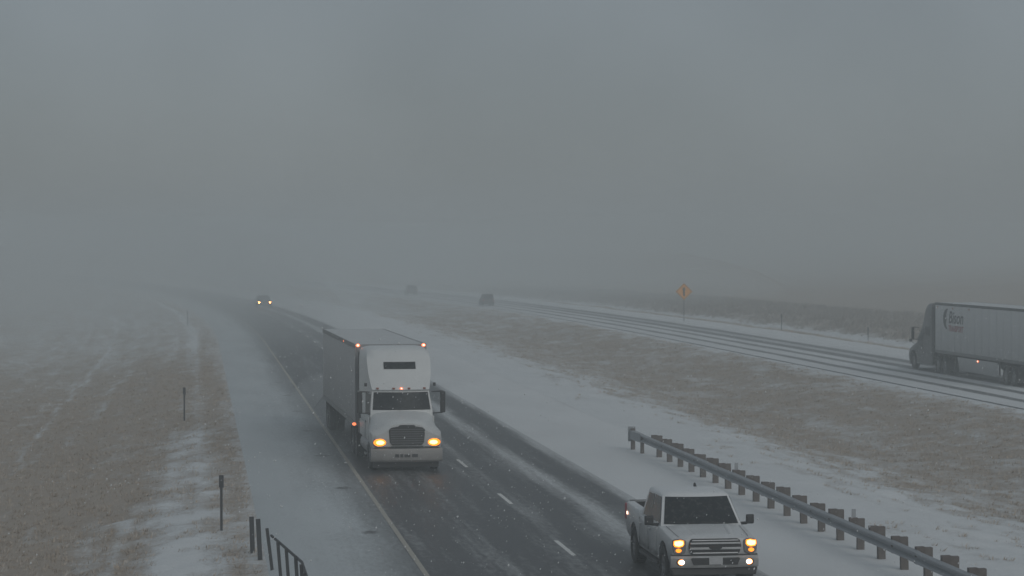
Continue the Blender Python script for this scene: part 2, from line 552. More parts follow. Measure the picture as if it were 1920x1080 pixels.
def sheet(name, material, svals, ovals, zfun, attrs=None):
    S, O = np.meshgrid(svals, ovals, indexing='ij')
    X, Y = road_xy(S, O)
    Z = zfun(S, O) + np.zeros_like(S)
    ns, no = S.shape
    me = bpy.data.meshes.new(name)
    nv = ns * no; nf = (ns - 1) * (no - 1)
    me.vertices.add(nv)
    me.vertices.foreach_set('co', np.stack([X, Y, Z], -1).astype(np.float32).ravel())
    idx = np.arange(nv).reshape(ns, no)
    q = np.stack([idx[:-1, :-1], idx[:-1, 1:], idx[1:, 1:], idx[1:, :-1]], -1).reshape(-1, 4)
    me.loops.add(nf * 4); me.loops.foreach_set('vertex_index', q.ravel().astype(np.int32))
    me.polygons.add(nf)
    me.polygons.foreach_set('loop_start', np.arange(0, nf * 4, 4, dtype=np.int32))
    me.polygons.foreach_set('use_smooth', np.ones(nf, bool))
    uv = me.uv_layers.new(name='road')
    uvd = np.stack([O.ravel()[q.ravel()], S.ravel()[q.ravel()]], -1).astype(np.float32)
    uv.data.foreach_set('uv', uvd.ravel())
    for an, av in (attrs or {}).items():
        a = me.attributes.new(an, 'FLOAT', 'POINT')
        a.data.foreach_set('value', np.asarray(av(S, O), np.float32).ravel())
    me.materials.append(material)
    me.update(); me.validate()
    o = bpy.data.objects.new(name, me); C.objects.link(o)
    return struct(o)

s_g = spaced([(-100, 45, 12, 3), (45, 56, 1, .3), (56, 120, .28, .35), (120, 220, .4, .9), (220, 420, 1.2, 5), (420, 1500, 8, 60)])
o_g = spaced([(-650, -60, 60, 3), (-60, -22, 2, .5), (-22, -3.6, .3, .18), (-3.6, 12.4, 2, 2), (12.4, 33.2, .3, .3), (33.2, 46.4, 2.2, 2.2), (46.4, 62, .4, .6), (62, 120, 1, 4), (120, 750, 8, 70)])
ground = sheet('ground', M['ground'], s_g, o_g, ground_z, {'snow': snow_haze_mask})

s_r = spaced([(-90, 40, 10, 4), (40, 420, 2, 4), (420, 1450, 6, 20)])
flat = lambda z: (lambda S, O: z)
road = sheet('road', M['road'], s_r, np.linspace(-0.10, 7.9, 5), flat(0.0))
road2 = sheet('far_road', M['road2'], s_r, np.linspace(33.3, 43.4, 5), flat(0.0))
sheet('shoulder', M['shoulder'], s_r, np.array([-3.75, -3.5, -2, -0.10]), lambda S, O: np.where(O < -3.6, -0.09, 0.0))
sheet('inner_shoulder', M['inner'], s_r, np.array([7.9, 10, 12.4, 12.65]), lambda S, O: np.where(O > 12.5, -0.09, 0.0))
sheet('far_shoulder', M['outer2'], s_r, np.array([43.4, 45, 46.3, 46.55]), lambda S, O: np.where(O > 46.4, -0.09, 0.0))

def strip(name, material, s0, s1, o0, o1, z, parent, step=3.0):
    n = max(1, int((s1 - s0) / step))
    rows = []
    for i in range(n + 1):
        s = s0 + (s1 - s0) * i / n
        rows.append([at(s, o0, z), at(s, o1, z)])
    m = MB().grid(rows)
    o = m.build(name, material, parent, 0)
    return o

strip('edge_line', M['line'], 20, 900, -0.07, 0.06, 0.004, road)
for k in range(-2, 30):
    s0 = 59.5 + 11.95 * k
    strip('lane_dash', M['dash'], s0 - 0.05, s0 + 3.0, 3.90, 4.02, 0.004, road, 1.5)

# ------------------------------------------------------------------ grass
def tufts(name, label, n, s_rng, o_rng, h_rng, w, blades, material, keep, power=1.0, seed=1):
    rs = np.random.RandomState(seed)
    u = rs.rand(n) ** power
    s = s_rng[0] + (s_rng[1] - s_rng[0]) * u
    off = o_rng[0] + (o_rng[1] - o_rng[0]) * rs.rand(n)
    m = snow_haze_mask(s, off)
    k = rs.rand(n) < keep(m, s, off)
    s, off, m = s[k], off[k], m[k]
    x, y = road_xy(s, off); z = ground_z(s, off) - 0.03
    n = len(s)
    ang = rs.rand(n, blades) * 2 * np.pi
    h = (h_rng[0] + (h_rng[1] - h_rng[0]) * rs.rand(n, 1)) * (0.6 + 0.4 * rs.rand(n, blades))
    lean = h * (0.3 + 0.9 * rs.rand(n, blades))
    la = ang + rs.randn(n, blades) * .6
    bx = x[:, None] + np.cos(ang) * .06; by = y[:, None] + np.sin(ang) * .06
    wx = -np.sin(ang) * w; wy = np.cos(ang) * w
    wind = h * 0.35
    V = np.empty((n, blades, 3, 3), np.float32)
    V[..., 0, :] = np.stack([bx - wx, by - wy, z[:, None] + 0 * h], -1)
    V[..., 1, :] = np.stack([bx + wx, by + wy, z[:, None] + 0 * h], -1)
    V[..., 2, :] = np.stack([bx + np.cos(la) * lean + wind, by + np.sin(la) * lean, z[:, None] + h], -1)
    nv = n * blades * 3; nf = n * blades
    me = bpy.data.meshes.new(name)
    me.vertices.add(nv); me.vertices.foreach_set('co', V.ravel())
    me.loops.add(nv); me.loops.foreach_set('vertex_index', np.arange(nv, dtype=np.int32))
    me.polygons.add(nf); me.polygons.foreach_set('loop_start', np.arange(0, nv, 3, dtype=np.int32))
    a = me.attributes.new('tone', 'FLOAT', 'FACE')
    tone = np.clip(rs.rand(n, 1) * .6 + rs.rand(n, blades) * .25 + m[:, None] * .25, 0, 1)
    a.data.foreach_set('value', tone.astype(np.float32).ravel())
    me.materials.append(material); me.update(); me.validate()
    o = bpy.data.objects.new(name, me); C.objects.link(o)
    return tag(o, label, 'grass', kind='stuff')

tufts('dead_grass', 'brown dead grass poking through snow on the bank left of the road', 60000, (48, 260), (-34, -3.75), (.06, .20), .016, 6, M['grass'],
      lambda m, s, o: np.clip(1.05 - 1.15 * m, 0, 1), 1.6, 1)
tufts('dead_grass', 'brown dead grass and snow in the median between the two carriageways', 60000, (50, 300), (13.2, 33.0), (.06, .20), .018, 6, M['grass'],
      lambda m, s, o: np.clip(1.0 - 1.15 * m, 0, 1), 1.3, 2)
o = tufts('dry_brush', 'dark dry weeds and brush in a band beyond the far carriageway', 26000, (90, 420), (55.0, 75.0), (.25, .75), .03, 6, M['brush'],
      lambda m, s, o: np.clip(1.0 - 1.2 * m, 0, 1), 1.0, 3)
o['category'] = 'brush'
tufts('dead_grass', 'thin strip of dead grass beside the far shoulder', 9000, (90, 330), (46.9, 51), (.10, .3), .03, 5, M['grass'],
      lambda m, s, o: np.clip(1.0 - 1.2 * m, 0, 1), 1.0, 4)

# ------------------------------------------------------------------ guardrails
def w_beam(y0, y1, x0=0.0, zc=0.56, flare=None):
    prof = [(.085, -.156), (-.012, -.120), (-.012, -.078), (.085, -.02), (.085, .02), (-.012, .078), (-.012, .120), (.085, .156),
            (.091, .150), (-.004, .116), (-.004, .082), (.091, .024), (.091, -.024), (-.004, -.082), (-.004, -.116), (.091, -.150)]
    rings = []
    n = max(2, int((y1 - y0) / 1.9))
    for i in range(n + 1):
        y = y0 + (y1 - y0) * i / n
        dx = flare(y) if flare else 0
        rings.append([(x0 + dx + px, y, zc + pz) for px, pz in prof])
    return MB().loft(rings)

S0, OFF0 = 38.0, 10.95
g = thing('guardrail', 'galvanised guardrail on stepped wooden posts along the inner shoulder', 'guardrail', at(S0, OFF0), TH0)
L = 90.3 - S0
y = L - 2.2
k = 0
while y > 0:
    ya = max(0.0, y - 3.96)
    sec_ = w_beam(ya, y, -.006 if k % 2 else .004, .56 + (.004 if k % 3 else -.005))
    for yb_ in (y - .08, ya + .08):
        for zb_ in (-.10, .10):
            sec_.tube((-.004, yb_, .56 + zb_), (-.022, yb_, .56 + zb_), .022, 6)
    sec_.build('rail', M['galv'], g, 20)
    y -= 3.81; k += 1
post_me = MB().box(.30, .48, -.07, .07, -.35, .78).mesh('post', M['wood'], 0)
block_me = MB().box(.092, .298, -.075, .075, .40, .80).mesh('block', M['wood2'], 0)
refl_me = MB().box(-.05, .05, -.02, .02, 0, .22).mesh('reflector', M['galv'], 0)
ny = 0
rs = random.Random(5)
y = L - 3.9
posts = []
while y > 0.5:
    p = bpy.data.objects.new('post', post_me); C.objects.link(p); p.parent = g
    p.location = (0, y, rs.uniform(-.03, .03)); p.rotation_euler = (rs.uniform(-.035, .035), rs.uniform(-.02, .02), rs.uniform(-.06, .06))
    b = bpy.data.objects.new('block', block_me); C.objects.link(b); b.parent = p
    if ny in (7, 14, 21):
        r_ = bpy.data.objects.new('reflector', refl_me); C.objects.link(r_); r_.parent = p
        r_.location = (.20, -.02, .795)
    posts.append(p)
    y -= 1.905; ny += 1
# end terminal
tb = MB()
tb.box(-.14, .14, L - .45, L - .40, .30, .86)
tb.prism([(-.09, L - .42), (-.09, L - 1.3), (-.02, L - 2.3), (.10, L - 2.3), (.12, L - 1.3), (.10, L - .42)], 'z', .40, .72)
tb.build('end_terminal', M['galv'], g, 0, .01)
MB().box(-.05, .10, L - .62, L - .50, -.3, .80).build('end_post', M['wood'], g, 0)
MB().box(.0, .12, L - 2.35, L - 2.2, -.3, .62).build('end_post', M['wood'], g, 0)

S1 = 38.0
def flare(y):      # local y is s - S1; the last stretch swings away from the road
    return -0.105 * max(0.0, y + S1 - 53.0)
gl = thing('roadside_railing', 'short dark railing of thin steel posts at the outer shoulder edge, lower left', 'railing', at(S1, -3.05), TH0)
rl = MB()
yy = [0.0, 15.0, 57.9 - S1]
for a_, b_ in zip(yy[:-1], yy[1:]):
    rl.tube((flare(a_), a_, .80), (flare(b_), b_, .80), .032, 8)
rl.build('rail', M['darkpost'], gl, 40)
thin = MB().prism([(-.05, -.045), (.05, -.045), (.05, -.03), (.012, -.03), (.012, .03), (.05, .03), (.05, .045), (-.05, .045), (-.05, .03), (-.012, .03), (-.012, -.03), (-.05, -.03)], 'z', -.5, .86).mesh('post', M['darkpost'], 0)
yp = [61.4 - S1, 60.0 - S1, 57.9 - S1, 56.3 - S1, 55.0 - S1]
while yp[-1] > 1.5:
    yp.append(yp[-1] - 1.4)
for k, y in enumerate(yp):
    p = bpy.data.objects.new('post', thin); C.objects.link(p); p.parent = gl
    p.location = (flare(y), y, (0.0, .10, .12, -.02, 0.0)[k] if k < 5 else 0.0)
    p.rotation_euler = (rs.uniform(-.03, .03), (.03, .05, .12, .08, .07)[k] * -1 if k < 5 else -.06, rs.uniform(-.05, .05))
    p.scale = (1.15, 1.1, 1.0) if k < 2 else (.75, .8, 1.0)

# ------------------------------------------------------------------ delineators and sign
def delineator(s, off, h, label, plate=True, w=0.035, name='delineator_post'):
    z = float(ground_z(s, off))
    t = thing(name, label, 'marker post', at(s, off, z), theta(s), 'marker posts beside the road')
    MB().prism([(-w, 0), (-w * .4, w * .5), (w * .4, w * .5), (w, 0), (w * .4, w * .2), (-w * .4, w * .2)], 'z', -.3, h).build('post', M['darkpost'], t, 0)
    if plate:
        MB().box(-.065, .065, -.012, -.002, h - .32, h + .02).build('reflector_plate', M['darkpost'], t, 0, .004)
    return t
delineator(66.6, -4.66, 1.50, 'nearest dark marker post, by the guardrail end, with a wide top plate')
delineator(110.5, -5.9, 1.50, 'thin dark marker post in the brown grass left of the road')
delineator(243.0, -5.6, 1.5, 'faint marker post far up the left bank in the blowing snow')
delineator(213.0, 47.4, 1.5, 'thin marker post beyond the far road, right of the amber sign')
delineator(208.0, 54.0, 1.2, 'short faint marker post by the brush near the right-hand truck')

def find(X, Z):
    best = None
    S = np.arange(20, 600, .5)
    x, y = road_xy(S, 0 * S); t = np.interp(S, _S, _T)
    d = (X - x) * -np.sin(t) + (Z - y) * np.cos(t)
    i = int(np.argmin(np.abs(d)))
    return S[i], float((X - x[i]) * math.cos(t[i]) + (Z - y[i]) * math.sin(t[i]))

ss, so = find(17.5, 243.5)
print('sign', ss, so)
sg = thing('warning_sign', 'amber diamond warning sign with a black arrow beyond the far road', 'road sign', at(ss, so, float(ground_z(ss, so))), 0.02)
MB().box(-.035, .035, .02, .09, -.4, 3.5).build('post', M['darkpost'], sg, 0)
d = .86
zc = 3.05
MB().prism([(-d, zc), (0, zc - d), (d, zc), (0, zc + d)], 'y', -.012, .012).build('panel', M['sign'], sg, 0)
dd = d - .045
fr = MB()
q = [(-d + .06, zc), (0, zc - d + .06), (d - .06, zc), (0, zc + d - .06)]
q2 = [(-d + .12, zc), (0, zc - d + .12), (d - .12, zc), (0, zc + d - .12)]
fr.add([(x, -.015, z) for x, z in q] + [(x, -.015, z) for x, z in q2], [(i, (i + 1) % 4, 4 + (i + 1) % 4, 4 + i) for i in range(4)])
fr.build('border', M['signink'], sg, 0)
sy = MB()
sy.prism([(-.09, zc - .45), (.09, zc - .45), (.09, zc + .15), (.22, zc + .15), (0, zc + .5), (-.22, zc + .15), (-.09, zc + .15)], 'y', -.018, -.0125)
sy.build('arrow_symbol', M['signink'], sg, 0)

# ------------------------------------------------------------------ vehicle parts
def wheel(parent, x, y, r, w, rim_r, side, dual=False, name='wheel'):
    """x is the outer face of the tyre, side +1/-1 the way it faces"""
    s = side
    hw = w / 2
    cx = x - s * hw
    t = MB().lathe_x([(-hw * .8, rim_r), (-hw, rim_r + .03), (-hw, r - .05), (-hw * .85, r - .01), (-hw * .3, r), (hw * .3, r), (hw * .85, r - .01), (hw, r - .05), (hw, rim_r + .03), (hw * .8, rim_r)], cx, y, r, 32)
    for i in range(32):      # tread blocks
        a = 2 * math.pi * i / 32
        c, q = math.cos(a), math.sin(a)
        k = len(t.v)
        for xx in (-hw * .8, hw * .8):
            for da in (-.05, .05):
                for rr in (r - .012, r + .008):
                    t.v.append((cx + xx, y + rr * math.cos(a + da), r + rr * math.sin(a + da)))
        t.f += [(k, k + 1, k + 3, k + 2), (k + 4, k + 6, k + 7, k + 5), (k + 1, k + 5, k + 7, k + 3), (k, k + 4, k + 5, k + 1), (k + 2, k + 3, k + 7, k + 6)]
    if dual:
        t.lathe_x([(-hw * .8, rim_r), (-hw, rim_r + .03), (-hw, r - .05), (-hw * .8, r), (hw * .8, r), (hw, r - .05), (hw, rim_r + .03), (hw * .8, rim_r)], cx - s * (w + .06), y, r, 28)
    wh = t.build(name, M['rubber'], parent, 45)
    rm = MB().lathe_x([(s * hw * .78, rim_r), (s * hw * .7, rim_r * .92), (s * hw * .25, rim_r * .85), (s * hw * .2, rim_r * .5), (s * hw * .55, rim_r * .36), (s * hw * .6, rim_r * .15), (s * hw * .6, 0.001)], cx, y, r, 28)
    for i in range(6):
        a = 2 * math.pi * i / 6
        p0 = (cx + s * hw * .55, y + math.cos(a) * rim_r * .3, r + math.sin(a) * rim_r * .3)
        p1 = (cx + s * hw * .68, y + math.cos(a) * rim_r * .93, r + math.sin(a) * rim_r * .93)
        rm.tube(p0, p1, rim_r * .11, 6)
    rm.build('rim', M['rim'], wh, 40)
    return wh

def cab_ring(hwf, hwr, yf, yr, z, bulge, ymid=None, n=9, m=4):
    """closed ring seen from above: curved front, sides, rear"""
    pts = []
    for i in range(n):
        u = -1 + 2 * i / (n - 1)
        pts.append((hwf * u, yf - bulge * u * u, z))
    y0 = yf - bulge
    ymid = y0 + (yr - y0) * .4 if ymid is None else ymid
    for i in range(1, m + 1):
        t = i / m
        pts.append((hwf + (hwr - hwf) * min(1, t * 1.4), y0 + (yr - y0) * t, z))
    for i in range(1, m):
        t = i / m
        pts.append((hwr * (1 - 2 * t), yr, z))
    for i in range(m):
        t = 1 - i / m
        pts.append((-(hwf + (hwr - hwf) * min(1, t * 1.4)), y0 + (yr - y0) * t, z))
    return pts

def lamp(parent, name, pts2, y, ydepth, outer, core, shrink=.6, slope=0.0):
    """lamp lens on the front face: pts2 polygon (x,z); a bright inner lens stands proud"""
    cx = sum(p[0] for p in pts2) / len(pts2); cz = sum(p[1] for p in pts2) / len(pts2)
    o = MB().prism(pts2, 'y', y - ydepth, y).build(name, outer, parent, 0, .01)
    if core is not None:
        inn = [(cx + (p[0] - cx) * shrink, cz + (p[1] - cz) * shrink) for p in pts2]
        MB().prism(inn, 'y', y + .001, y + .012).build('bulb', core, o, 0)
    return o

def oval(cx, cz, rx, rz, n=12):
    return [(cx + rx * math.cos(2 * math.pi * i / n), cz + rz * math.sin(2 * math.pi * i / n)) for i in range(n)]

# ------------------------------------------------------------------ pickup
def pickup():
    t = thing('pickup_truck', 'white four-door pickup truck with headlights and fog lamps on beside the guardrail', 'pickup truck', at(53.3, 6.20), TH0 + math.pi)
    P = M['paint']
    def sec(y, w, b, tp, crown=.03, sh=.1):
        return ring_half([(0, b), (w * .80, b), (w * .95, b + .03), (w * .985, b + .15), (w, .86), (w * .995, tp - sh * 1.1), (w * .965, tp - sh * .35), (w * .90, tp), (w * .5, tp + crown * .8), (0, tp + crown)], y)
    rings = [sec(-.10, .90, .62, 1.06, .02, .12), sec(-.13, .97, .58, 1.10, .03), sec(-.22, .995, .55, 1.13, .035), sec(-.5, 1.0, .5, 1.16, .045), sec(-1.0, 1.01, .48, 1.21, .05),
             sec(-1.42, 1.015, .46, 1.25, .05), sec(-1.75, 1.015, .45, 1.26, .02), sec(-3.0, 1.015, .45, 1.265, .0), sec(-3.92, 1.015, .45, 1.27, 0), sec(-4.0, 1.015, .46, 1.36, 0, .06),
             sec(-5.0, 1.01, .5, 1.37, 0, .06), sec(-5.78, 1.0, .56, 1.38, 0, .06), sec(-5.87, .98, .6, 1.37, 0, .06)]
    body = MB().loft(rings).build('body', P, t)
    cut = MB()
    for ya in (-.98, -4.66):
        for s in (-1, 1):
            cut.tube((s * .70, ya, .455), (s * 1.34, ya, .455), .53, 28)
    bool_cut(body, MB().box(-.80, .80, -5.76, -4.05, 1.0, 2.0))
    bool_cut(body, cut)
    # bed liner and cab
    bl = MB()
    bl.box(-.799, .799, -5.759, -4.051, 1.002, 1.012)
    bl.box(-.799, -.785, -5.759, -4.051, 1.012, 1.345); bl.box(.785, .799, -5.759, -4.051, 1.012, 1.345)
    bl.box(-.785, .785, -5.759, -5.745, 1.012, 1.37); bl.box(-.785, .785, -4.065, -4.051, 1.012, 1.345)
    bl.build('bed_liner', M['black'], t, 0)
    MB().box(-.90, .90, -5.87, -5.77, 1.385, 1.40).build('tailgate_cap', M['black'], t, 0, .005)
    lo = lambda z: None
    hwf = lambda z: np.interp(z, [1.22, 1.90], [.955, .775])
    hwr = lambda z: np.interp(z, [1.22, 1.90], [.965, .79])
    yf = lambda z: np.interp(z, [1.22, 1.90], [-1.36, -2.06])
    yr = lambda z: np.interp(z, [1.22, 1.90], [-3.93, -3.72])
    rg = [cab_ring(hwf(z), hwr(z), yf(z), yr(z), z, .16) for z in (1.20, 1.26, 1.45, 1.65, 1.84, 1.90)]
    rg.append(cab_ring(.73, .75, -2.16, -3.70, 1.935, .15))
    rg.append(cab_ring(.60, .62, -2.32, -3.60, 1.955, .12))
    rg.append(cab_ring(.25, .28, -2.6, -3.3, 1.962, .05))
    MB().loft(rg).build('cab', P, t, 50)
    # windscreen
    rows = []
    for z in np.linspace(1.285, 1.855, 6):
        row = []
        for u in np.linspace(-.93, .93, 11):
            row.append((hwf(z) * u * (1 if z < 1.84 else 1), yf(z) - .16 * u * u + .012, z + .008))
        rows.append(row)
    MB().grid(rows).build('windscreen', M['glass'], t, 60)
    # wipers
    wp = MB()
    for x0, x1 in ((-.62, .02), (.1, .72)):
        wp.tube((x0, yf(1.29) - .16 * (x0 / .9) ** 2 + .03, 1.30), (x1, yf(1.34) - .16 * (x1 / .9) ** 2 + .03, 1.335), .012, 5)
    wp.build('wiper', M['black'], t)
    # side windows
    for s in (-1, 1):
        for (t0, t1, zt0, zt1) in ((.10, .47, 1.47, 1.85), (.52, .90, 1.85, 1.83)):
            rows = []
            for k in range(6):
                f = k / 5
                row = []
                for j in range(6):
                    tt = t0 + (t1 - t0) * j / 5
                    ztop = zt0 + (zt1 - zt0) * min(1, j / 2.0)
                    z = 1.30 + (ztop - 1.30) * f
                    y0 = yf(z) - .16
                    yy = y0 + (yr(z) - y0) * tt
                    if t0 < .2:
                        yb = (yf(1.3) - .16); yy = max(-9, min(yf(z) - .16 - .05, yb + (-3.0 + .95 + yb * 0 - yb) * 0 + (-2.78 - yb) * (j / 5) - .08))
                    xx = hwf(z) + (hwr(z) - hwf(z)) * min(1, tt * 1.4)
                    row.append((s * (xx + .012), yy, z))
                rows.append(row)
            MB().grid(rows).build('side_window', M['glass'], t, 60)
    for s in (-1, 1):
        rows = []
        for y, w, tp in ((-.24, .80, 1.162), (-.5, .82, 1.188), (-1.0, .84, 1.236), (-1.40, .86, 1.276)):
            rows.append([(s * (w - .012), y, tp - .012), (s * w, y, tp - .014)])
        MB().grid(rows).build('hood_seam', M['black'], t, 0)
        MB().loft([[(s * (x + dx), y, z + dz) for dx, dz in ((-.09, -.02), (-.05, .018), (.05, .018), (.09, -.02))] for x, y, z in ((.42, -.32, 1.165), (.46, -.7, 1.215), (.52, -1.30, 1.285))]).build('hood_crease', P, t, 60)
    # doors
    for s in (-1, 1):
        for (y0, y1) in ((-1.66, -2.76), (-2.80, -3.86)):
            x = 1.0165
            dr = MB()
            rows = []
            for z, xx in ((.56, 1.003), (.70, 1.012), (.86, 1.019), (1.05, 1.019), (1.155, 1.016), (1.20, 1.004)):
                ya = y1
                if y1 < -3.8 and z < .9:
                    ya = y1 + .05
                rows.append([(s * xx, y0, z), (s * xx, ya, z)])
            d_ = dr.grid(rows).build('door', P, t, 60, 0, .012)
            MB().box(s * 1.018 if s > 0 else -1.05, 1.05 if s > 0 else -1.018, y1 + .10, y1 + .30, 1.06, 1.095).build('handle', M['chrome'], d_, 0, .008)
            MB().box(*(sorted((s * 1.000, s * 1.0165))), y1 - .018, y1 - .004, .56, 1.2).build('seam', M['black'], d_, 0)
        MB().box(*(sorted((s * .80, s * 1.04))), -3.8, -1.55, .36, .43).build('side_step', M['black'], t, 0, .015)
    # mirrors
    for s in (-1, 1):
        m = MB()
        m.loft([[(s * x, y, z) for x, y, z in ((1.08, -1.74, 1.24), (1.30, -1.78, 1.24), (1.30, -1.78, 1.48), (1.08, -1.74, 1.48))],
                [(s * x, y, z) for x, y, z in ((1.09, -1.68, 1.27), (1.27, -1.70, 1.27), (1.27, -1.70, 1.45), (1.09, -1.68, 1.45))]])
        mo = m.build('mirror', M['black'], t, 0, .03)
        MB().tube((s * .94, -1.82, 1.25), (s * 1.12, -1.76, 1.27), .035, 8).build('mirror_arm', M['black'], mo)
    # roof antenna
    MB().loft([[(-.25 + x, -3.45 + y, z) for x, y, z in ((-.03, -.08, 1.95), (.03, -.08, 1.95), (.03, .08, 1.95), (-.03, .08, 1.95))],
               [(-.25 + x, -3.47 + y, z) for x, y, z in ((-.02, -.05, 2.04), (.02, -.05, 2.04), (.02, .0, 2.04), (-.02, .0, 2.04))]]).build('roof_antenna', M['black'], t, 0, .01)
    # grille
    gp = [(-.60, .95), (-.56, .82), (-.50, .755), (.50, .755), (.56, .82), (.60, .95), (.57, 1.085), (.52, 1.12), (-.52, 1.12), (-.57, 1.085)]
    gr = MB().prism(gp, 'y', -.14, -.035).build('grille', M['black'], t, 0, .015)
    mesh = MB()
    for i in range(15):
        x = -.49 + i * .07
        mesh.box(x - .008, x + .008, -.036, -.030, .77, 1.10)
    mesh.build('grille_mesh', M['chassis'], gr, 0)
    for z0, z1, hw, d in ((1.005, 1.045, .57, .02), (.885, .935, .58, .03), (.79, .82, .52, .015), (1.075, 1.10, .53, .01)):
        MB().box(-hw, hw, -.05, -.03 + d, z0, z1).build('grille_bar', M['paint'] if hw > .54 else M['chrome'], gr, 0, .01)
    MB().prism(oval(0, .935, .15, .058, 18), 'y', -.03, .006).build('emblem', M['black'], gr, 0)
    # headlights
    for s in (-1, 1):
        hp = [(s * x, z) for x, z in ((.655, 1.075), (.665, .86), (.70, .80), (.78, .775), (.90, .79), (.955, .86), (.965, 1.0), (.955, 1.085), (.90, 1.11), (.78, 1.12), (.70, 1.105))]
        h = MB().prism(hp, 'y', -.20, -.072).build('headlight', M['rail'], t, 0, .01)
        up = [(s * x, z) for x, z in ((.71, 1.085), (.705, 1.0), (.74, .955), (.82, .935), (.92, .95), (.95, 1.0), (.94, 1.085), (.80, 1.105))]
        MB().prism(up, 'y', -.075, -.062).build('lamp_halo', M['glow'], h, 0)  # orange glow around the lamp, built as a lit border
        up2 = [(s * x, z) for x, z in ((.735, 1.068), (.73, 1.01), (.76, .98), (.82, .965), (.90, .975), (.925, 1.01), (.92, 1.068), (.80, 1.085))]
        MB().prism(up2, 'y', -.0615, -.05).build('lamp', M['core'], h, 0)
        tp = oval(s * .83, .865, .065, .045)
        MB().prism(tp, 'y', -.075, -.058).build('turn_signal', M['glow'], h, 0)
    # bumper
    def bsec(x):
        a = abs(x)
        y = .02 - .10 * (a / 1.0) ** 2.5
        top = .74; bot = .48
        return [(x, y - .12, bot), (x, y - .02, bot), (x, y + .01, bot + .05), (x, y + .01, top - .05), (x, y - .03, top), (x, y - .14, top)]
    bp = MB().loft([bsec(x) for x in np.linspace(-1.0, 1.0, 21)]).build('bumper', P, t, 35)
    gap = []
    for x in np.linspace(-.985, .985, 21):
        y_ = .02 - .10 * abs(x) ** 2.5
        gap.append([(x, y_ - .13, .738), (x, y_ - .035, .738), (x, y_ - .035, .768), (x, y_ - .13, .768)])
    MB().loft(gap).build('bumper_gap', M['black'], t, 0)
    MB().prism([(-.56, .69), (-.50, .545), (.50, .545), (.56, .69), (.52, .705), (-.52, .705)], 'y', -.05, .036).build('lower_intake', M['black'], bp, 0, .01)
    for z in (.60, .65):
        MB().box(-.5, .5, .03, .042, z - .008, z + .008).build('intake_bar', M['chassis'], bp, 0)
    MB().box(-.155, .155, .038, .052, .555, .71).build('licence_plate', M['plate'], bp, 0, .004)
    for s in (-1, 1):
        fo = MB().prism(oval(s * .77, .605, .115, .085, 14), 'y', -.10, -.025).build('fog_lamp', M['black'], bp, 0)
        MB().prism(oval(s * .77, .605, .085, .066, 14), 'y', -.03, -.018).build('lamp_halo', M['glow'], fo, 0)  # glow around the fog lamp, built as a lit ring
        MB().prism(oval(s * .77, .605, .068, .052, 14), 'y', -.0175, -.008).build('lamp', M['fogcore'], fo, 0)
        MB().prism(oval(s * .28, .60, .022, .03, 8), 'y', .036, .05).build('tow_hook', M['chassis'], bp, 0)
    MB().prism([(-.95, .30), (.95, .30), (.99, .47), (-.99, .47)], 'y', -.35, -.10).build('valance', M['black'], t, 0, .02)
    MB().box(-.8, .8, -5.5, -.4, .34, .5).build('chassis', M['chassis'], t, 0)
    MB().box(-.9, .9, -5.95, -5.80, .5, .68).build('rear_bumper', M['chrome'], t, 0, .02)
    # tail lamps
    for s in (-1, 1):
        MB().box(*(sorted((s * .80, s * 1.012))), -5.885, -5.70, .95, 1.33).build('tail_lamp', M['redlens'], t, 0, .012)
        mk = MB().box(*(sorted((s * 1.0, s * 1.018))), -5.60, -5.52, 1.08, 1.15).build('side_marker_or_glint', M['markcore'], t, 0)  # bright reflection on the bed side, built as a small glowing patch
    for ya in (-.98, -4.66):
        for s in (-1, 1):
            wheel(t, s * 1.02, ya, .43, .29, .25, s)
    return t

pickup()

# ------------------------------------------------------------------ semi trucks
def text_mesh(body, size, shear=0.0):
    cu = bpy.data.curves.new('lettering', 'FONT')
    cu.body = body; cu.size = size; cu.shear = shear; cu.extrude = 0.004; cu.offset = 0.012
    o = bpy.data.objects.new('lettering_tmp', cu); C.objects.link(o)
    bpy.context.view_layer.update()
    dg = bpy.context.evaluated_depsgraph_get()
    me = bpy.data.meshes.new_from_object(o.evaluated_get(dg))
    bpy.data.objects.remove(o)
    return me

